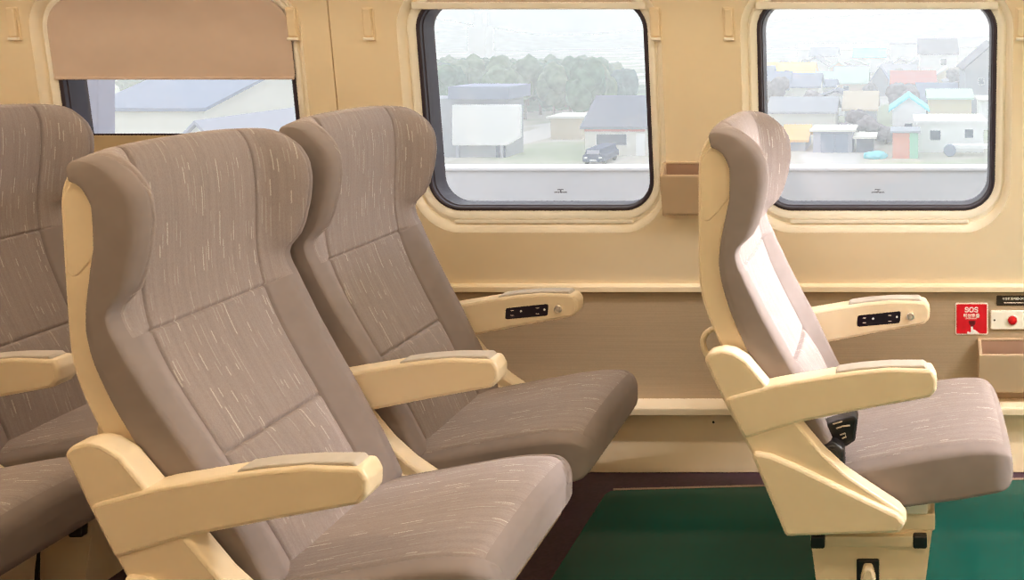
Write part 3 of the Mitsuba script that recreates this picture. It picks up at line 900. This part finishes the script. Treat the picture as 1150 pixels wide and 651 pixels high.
# right window, nearest row
house('long white flat-roofed house with two dark windows, right window', 1.5, 7.6, 82, 6, 2.75, .2, 'white', 'white', 'flat', [(2.6, 3.7, 1.1, 2.1), (5.8, 6.7, 1.3, 2.2)], cat='house')
house('white house with a bright turquoise gable roof, right window', -0.9, 2.5, 89, 6, 3.3, 1.2, 'white', 'turquoise', 'y', [(.3, 1.2, 1.0, 2.0)])
t = thing('shed', 'small shed with an orange wall and a green door next to the white flat house', 'shed')
obj('walls', bx(-0.75, .85, 78.2, 81.1, GZ, GZ + 2.25), 'paint_coral', t); obj('door', bx(.75, 1.5, 78.15, 81.0, GZ, GZ + 2.3), 'paint_green', t); obj('roof', bx(-.95, 1.7, 77.9, 81.4, GZ + 2.28, GZ + 2.45), 'paint_grey', t)
t = thing('shed', 'dark grey corrugated shed with double doors, right window', 'shed')
obj('walls', bx(-8.1, -4.5, 82, 86, GZ, GZ + 1.95), 'paint_steel', t); obj('door', bx(-7.4, -6.1, 81.9, 82.1, GZ, GZ + 1.75), 'paint_bluegrey', t); obj('door', bx(-6.05, -4.9, 81.9, 82.1, GZ, GZ + 1.75), 'paint_bluegrey', t); obj('roof', bx(-8.4, -4.2, 81.6, 86.3, GZ + 1.95, GZ + 2.12), 'paint_offwhite', t)
house('small shed with a yellow-orange gable roof, right window', -10.9, -8.9, 83, 5, 1.0, 1.0, 'grey', 'orange', 'x', [], cat='shed', name='shed')
house('low grey lean-to right of the corrugated shed', -4.1, -2.6, 82, 3, 1.3, .2, 'darkgrey', 'offwhite', 'flat', [], cat='shed', name='shed')
t = thing('cart', 'pale blue handcart with a dark wheel before the white flat house', 'cart')
obj('bed', rbox(4.6, 8.0, 79.6, 80.8, GZ + .65, GZ + 1.0, .03), 'paint_white', t)
wh = lathe_y([(0, 79.3), (.5, 79.3), (.55, 79.4), (.55, 79.6), (0, 79.6)], 4.35, GZ + .55, 24); obj('wheel', wh, 'paint_bluegrey', t, 30)
t = thing('tarpaulin', 'crumpled pale blue tarpaulin lying on the ground by the orange shed', 'tarpaulin')
ic = trimesh.creation.icosphere(subdivisions=3); vv = ic.vertices * [1.1, .7, .45]; vv *= (1 + .35 * (meshkit.noise(vv * 3, 5) - .5))[:, None]
obj('cloth', tm(vv + [-2.3, 78.5, GZ + .2], ic.faces), 'paint_turquoise', t, True)

# right window, the rows behind (distance, left, right, wall height, roof rise ...)
H2 = [('cream house with a pale roof, second row of the right window', -15.6, -11.9, 128, 7, 3.0, 1.6, 'offwhite', 'bluegrey', 'x', [(-13.6, -12.7, .9, 2.2)]),
      ('long low house with blue-grey roof at the left of the right window', -22.5, -16.9, 132, 8, 2.4, 2.2, 'offwhite', 'bluegrey', 'x', []),
      ('house with a pale green roof, right window', -11.2, -5.8, 150, 8, 2.2, 2.4, 'tan', 'palegreen', 'x', [(-9.8, -8.8, .7, 1.7)]),
      ('long house with a bright yellow roof, right window', -27.5, -17.0, 172, 8, 2.6, 1.9, 'cream', 'yellow', 'x', []),
      ('house with a faded red roof, right window', -1.5, 5.4, 142, 8, 2.6, 1.7, 'white', 'red', 'x', [(1.2, 2.4, .8, 1.9)]),
      ('white two-storey house with dark grey roof, right window', 3.6, 10.8, 172, 9, 6.5, 2.6, 'white', 'darkgrey', 'x', [(5.5, 6.6, 1.2, 2.6), (7.6, 8.8, 4.2, 5.5)]),
      ('cream annex in front of the white two-storey house', 6.2, 10.4, 158, 6, 3.0, 1.3, 'cream', 'offwhite', 'y', []),
      ('big grey gabled barn at the right edge of the right window', 8.6, 16.5, 120, 12, 6.0, 3.4, 'grey', 'darkgrey', 'y', [(10.4, 11.2, 3.8, 4.7), (11.9, 12.8, 3.8, 4.7)]),
      ('dark blue-roofed house left of the grey barn', 2.3, 7.4, 118, 7, 1.7, 2.1, 'grey', 'bluegrey', 'x', []),
      ('grey gabled house in the middle of the right window', -4.9, -2.2, 150, 7, 2.8, 2.0, 'grey', 'bluegrey', 'y', []),
      ('small white house before the grey barn', 9.0, 12.2, 100, 6, 3.2, .25, 'white', 'offwhite', 'flat', [(9.8, 10.6, 1.2, 2.2)]),
      ('pale long roof behind the corrugated shed', -15.0, -7.6, 101, 7, 1.9, 1.3, 'offwhite', 'grey', 'x', []),
      ('pale tan-roofed hut behind the bare bushes', -6.6, -3.0, 104, 6, 2.0, 1.7, 'grey', 'tan', 'x', []),
      ('far white house, upper left of the right window', -24, -17, 235, 9, 4, 2, 'white', 'bluegrey', 'x', []),
      ('far pale house with turquoise roof, right window', -12, -4, 225, 9, 4, 2, 'white', 'turquoise', 'x', []),
      ('far white block beyond the red roof, right window', -3, 4, 240, 9, 7, .4, 'white', 'grey', 'flat', []),
      ('far long white greenhouse on the skyline, right window', -35, -8, 300, 9, 4, 2, 'white', 'offwhite', 'x', []),
      ('far grey hall at the right of the skyline', 12, 32, 300, 12, 5, 3, 'offwhite', 'grey', 'x', [])]
for a in H2:
    house(*a)

# small houses that the haze leaves alike
hr = np.random.default_rng(21)
placed = [(a[1] - 1, a[2] + 1, a[3] - 1, a[3] + a[4] + 1) for a in H2]
got = 0
for _ in range(400):
    y = hr.uniform(106, 230)
    xm = hr.uniform(-.17, .11) * y
    w_, d_ = hr.uniform(3.5, 7), hr.uniform(5, 7)
    box_ = (xm - w_ / 2 - .6, xm + w_ / 2 + .6, y - .6, y + d_ + .6)
    if any(box_[0] < b[1] and box_[1] > b[0] and box_[2] < b[3] and box_[3] > b[2] for b in placed):
        continue
    placed.append(box_)
    lab = 'small hazy house of the village seen through the right window'
    hk = house(lab, xm - w_ / 2, xm + w_ / 2, y, d_, hr.uniform(1.8, 3), hr.uniform(.8, 1.8), ('white', 'offwhite', 'cream', 'grey', 'tan')[hr.integers(0, 5)], ('bluegrey', 'grey', 'darkgrey', 'steel', 'palegreen')[hr.integers(0, 5)], 'xy'[hr.integers(0, 2)], [])
    labels[hk]['group'] = 'small houses of the hazy village'
    got += 1
    if got == 26:
        break

# middle window
t = thing('building', 'grey flat-roofed building carrying a big white board, middle window', 'building')
obj('walls', bx(-43.5, -35.0, 79, 82.5, GZ, GZ + 5.2), 'paint_grey', t)
obj('roof', bx(-39.9, -34.5, 78.4, 82.9, GZ + 5.2, GZ + 6.3), 'paint_bluegrey', t)
bd = slab([(-39.6, GZ + 1.1), (-34.8, GZ + 1.1), (-33.6, GZ + 1.8), (-33.6, GZ + 4.7), (-39.6, GZ + 4.7)], 78.5, 78.9, .05, .06, .2, 2)
obj('board', bd, 'paint_white', t, 30); say(t + '__board', 'big white board')
obj('board_post', bx(-39.3, -39.1, 78.6, 78.8, GZ, GZ + 1.2), 'paint_steel', t); obj('board_post', bx(-35.4, -35.2, 78.6, 78.8, GZ, GZ + 1.2), 'paint_steel', t)
obj('door', bx(-35.9, -35.1, 78.9, 79.1, GZ, GZ + 2.1), 'paint_navy', t)
t = house('low shop with a dark grey gabled roof and red fascia, middle window', -28.4, -17.0, 80, 8, 2.6, 2.3, 'offwhite', 'darkgrey', 'x', [(-27.4, -24.6, .9, 2.0), (-21.8, -20.4, .5, 1.9)], cat='shop', name='shop')
obj('fascia', bx(-28.4, -23.0, 79.85, 80.0, GZ + 2.2, GZ + 2.55), 'paint_red', t)
obj('door', bx(-23.8, -23.0, 79.9, 80.05, GZ, GZ + 2.0), 'paint_white', t)
t = thing('car', 'small dark car parked before the shop, middle window', 'car')
body = slab([(-0.9, .32), (.9, .32), (.92, .85), (.72, .98), (.60, 1.42), (-.60, 1.42), (-.72, .98), (-.92, .85)], -2.0, 2.0, .12, .13, .05, 3)
obj('body', xform(body, None, (-25.6, 76.0, GZ)), 'paint_navy', t, 40)
obj('windscreen', xform(slab([(-.55, 1.0), (.55, 1.0), (.48, 1.32), (-.48, 1.32)], -2.03, -1.9, .02, .03, .03, 2), None, (-25.6, 76.0, GZ)), 'paint_steel', t)
for sx in (-.72, .72):
    for yy in (-1.3, 1.3):
        obj('wheel', lathe_y([(0, -.1), (.30, -.1), (.32, 0), (.30, .1), (0, .1)], 0, 0, 16), 'paint_tyre', t, m=T().translate([-25.6 + sx, 76 + yy, GZ + .32]).rotate([0, 0, 1], 90))
    obj('headlight', xform(rbox(sx * .85 - .13, sx * .85 + .13, -2.06, -1.95, .62, .76, .03), None, (-25.6, 76.0, GZ)), 'paint_white', t)
obj('number_plate', xform(rbox(-.26, .26, -2.06, -1.97, .42, .53, .01), None, (-25.6, 76.0, GZ)), 'paint_white', t)
t = thing('tower_block', 'pale slender tower far behind the trees, middle window', 'tower')
obj('shaft', bx(-146, -140, 300, 306, GZ, 2.0), 'paint_offwhite', t); obj('top', bx(-144.5, -141.5, 301, 305, 2.0, 6.5), 'paint_offwhite', t)
house('low white wall house between the board and the shop, middle window', -36.0, -32.8, 91.5, 4, 2.2, .2, 'tan', 'offwhite', 'flat', [], cat='hut', name='hut')

# left window
house('large pale building with grey roof in the haze, left window', -54.5, -47.0, 60, 14, 6.0, 2.2, 'offwhite', 'bluegrey', 'x', [])
house('pale gabled house before the large hazy building, left window', -42.8, -39.2, 52, 8, 4.0, 1.9, 'white', 'steel', 'y', [(-41.5, -40.3, 1.2, 3.2)])
house('long pale hall at the right of the left window', -78, -66, 100, 10, 4.0, 1.2, 'white', 'offwhite', 'x', [])

# wooded hills: terrain mounds and trees standing on them


def mound(name, cx, cy, rx, ry, h, mat='hill_green'):
    n = 40
    gx, gy = np.meshgrid(np.linspace(-1, 1, n), np.linspace(-1, 1, n))
    z = h * np.clip(np.cos(np.clip(np.hypot(gx, gy), 0, 1) * math.pi) * .5 + .5, 0, 1) * (1 + .25 * (meshkit.fbm(np.stack([gx * 4 + cx, gy * 4, gx * 0], -1), 3, 4) - .5))
    v = np.stack([cx + gx * rx, cy + gy * ry, GZ - .4 + z], -1).reshape(-1, 3)
    i = np.arange(n * n).reshape(n, n)
    f = np.stack([i[:-1, :-1], i[:-1, 1:], i[1:, 1:], i[1:, :-1]], -1).reshape(-1, 4)
    say(obj(name, (v, f), mat, smooth=True), kind='structure')
    return lambda x, y: GZ - .4 + float(np.interp(min(1, math.hypot((x - cx) / rx, (y - cy) / ry)), np.linspace(0, 1, 20), h * (np.cos(np.linspace(0, 1, 20) * math.pi) * .5 + .5)))


hz = mound('hill', -70, 150, 60, 48, 1.6)
hz2 = mound('hill_far', 40, 620, 420, 120, 22.0)
hz3 = mound('hill_far_001', -420, 520, 300, 120, 34.0)


def crown(seed, twiggy=False):
    r = np.random.default_rng(seed)
    parts = []
    for k in range(9):
        ic = trimesh.creation.icosphere(subdivisions=2)
        c = r.uniform(-1, 1, 3) * [.50, .50, .42]
        v = ic.vertices * r.uniform(.40, .62)
        v = v * (1 + .55 * (meshkit.fbm(v * 3.5 + seed + k, 3, seed) - .5))[:, None] + c
        parts.append(tm(v, ic.faces))
    return trimesh.util.concatenate(parts)


CR = [dictify(crown(s), m, True) for s, m in ((1, 'foliage_a'), (2, 'foliage_b'), (3, 'foliage_c'), (4, 'foliage_a'), (5, 'foliage_b'))]
TW = [dictify(crown(s), 'twigs', True) for s in (8, 9)]
TRUNK = dictify(trimesh.creation.cone(radius=1.0, height=2.0, sections=8), 'bark', True)
r = np.random.default_rng(11)


def tree(label, group, x, y, z, R, H, kind, cat='tree', name='tree'):
    t = thing(name, label, cat, group)
    d = (TW if kind == 'bare' else CR)[r.integers(0, 2 if kind == 'bare' else 5)]
    obj('crown', d, None, t, m=T().translate([x, y, z + H - R * (.8 if kind == 'bare' else 1.3)]).rotate([0, 0, 1], float(r.uniform(0, 360))).scale([R, R, R * (.95 if kind == 'bare' else 1.45)]))
    obj('trunk', TRUNK, None, t, m=T().translate([x, y, z - .3]).scale([.16 + R * .03, .16 + R * .03, H * .45]))


for row in range(11):
    y0 = 100 + row * 5.6
    n = int((0.27 * y0) / 5.2)
    for k in range(n):
        x = -0.56 * y0 + (k + .5 * (row % 2)) * 5.2 + r.uniform(-.5, .5)
        if row < 2 and x > -.44 * y0 and x < -.40 * y0:
            continue
        y = y0 + r.uniform(-.6, .6)
        R = r.uniform(2.2, 2.5)
        tree('leafy green tree in the wood behind the grey building and the shop', 'trees of the wood', x, y, hz(x, y), R, (1.5 - (0.030 + .010 * r.random() + max(0, x / y + .36) * .12) * y) - hz(x, y), 'leaf')
for k in range(4):
    x, y = -98 + k * 5.4 + r.uniform(-.3, .3), 118 + r.uniform(-6, 6)
    tree('pale hazy tree on the slope at the right of the left window', 'trees on the slope in the left window', x, y, GZ + 2, r.uniform(2.6, 3.6), 8 + k * .5, 'leaf')
for k in range(5):
    x, y = -5.3 + (k % 3) * 1.9 + (k // 3) * .9, 88 + (k // 3) * 3 + r.uniform(-.3, .3)
    tree('bare grey bush behind the sheds in the right window', 'bare bushes behind the sheds', x, y, GZ, r.uniform(1.1, 1.25), (2.0, 2.9, 1.9, 3.0, 1.8)[k], 'bare', 'bush', 'bush')
for k in range(16):
    while True:
        y = r.uniform(105, 215)
        x = r.uniform(-.17, .10) * y
        if not any(b[0] - 2 < x < b[1] + 2 and b[2] - 2 < y < b[3] + 2 for b in placed):
            break
    placed.append((x - 2, x + 2, y - 2, y + 2))
    tree('bare tree among the houses in the right window', 'bare trees among the houses', x, y, GZ, r.uniform(1.2, 2.2), r.uniform(3.0, 5.0), 'bare')

# haze over the fields: a real medium
scene['haze_air'] = {'type': 'homogeneous', 'sigma_t': 0.0078, 'albedo': {'type': 'rgb', 'value': [0.985, 0.988, 0.99]}}
scene['haze'] = {'type': 'cube', 'to_world': T().translate([-60, 460, 20]).scale([700, 440, 40]), 'bsdf': {'type': 'null'}, 'interior': {'type': 'ref', 'id': 'haze_air'}}
say('haze', 'thin white haze over the fields and houses', 'haze', kind='stuff')
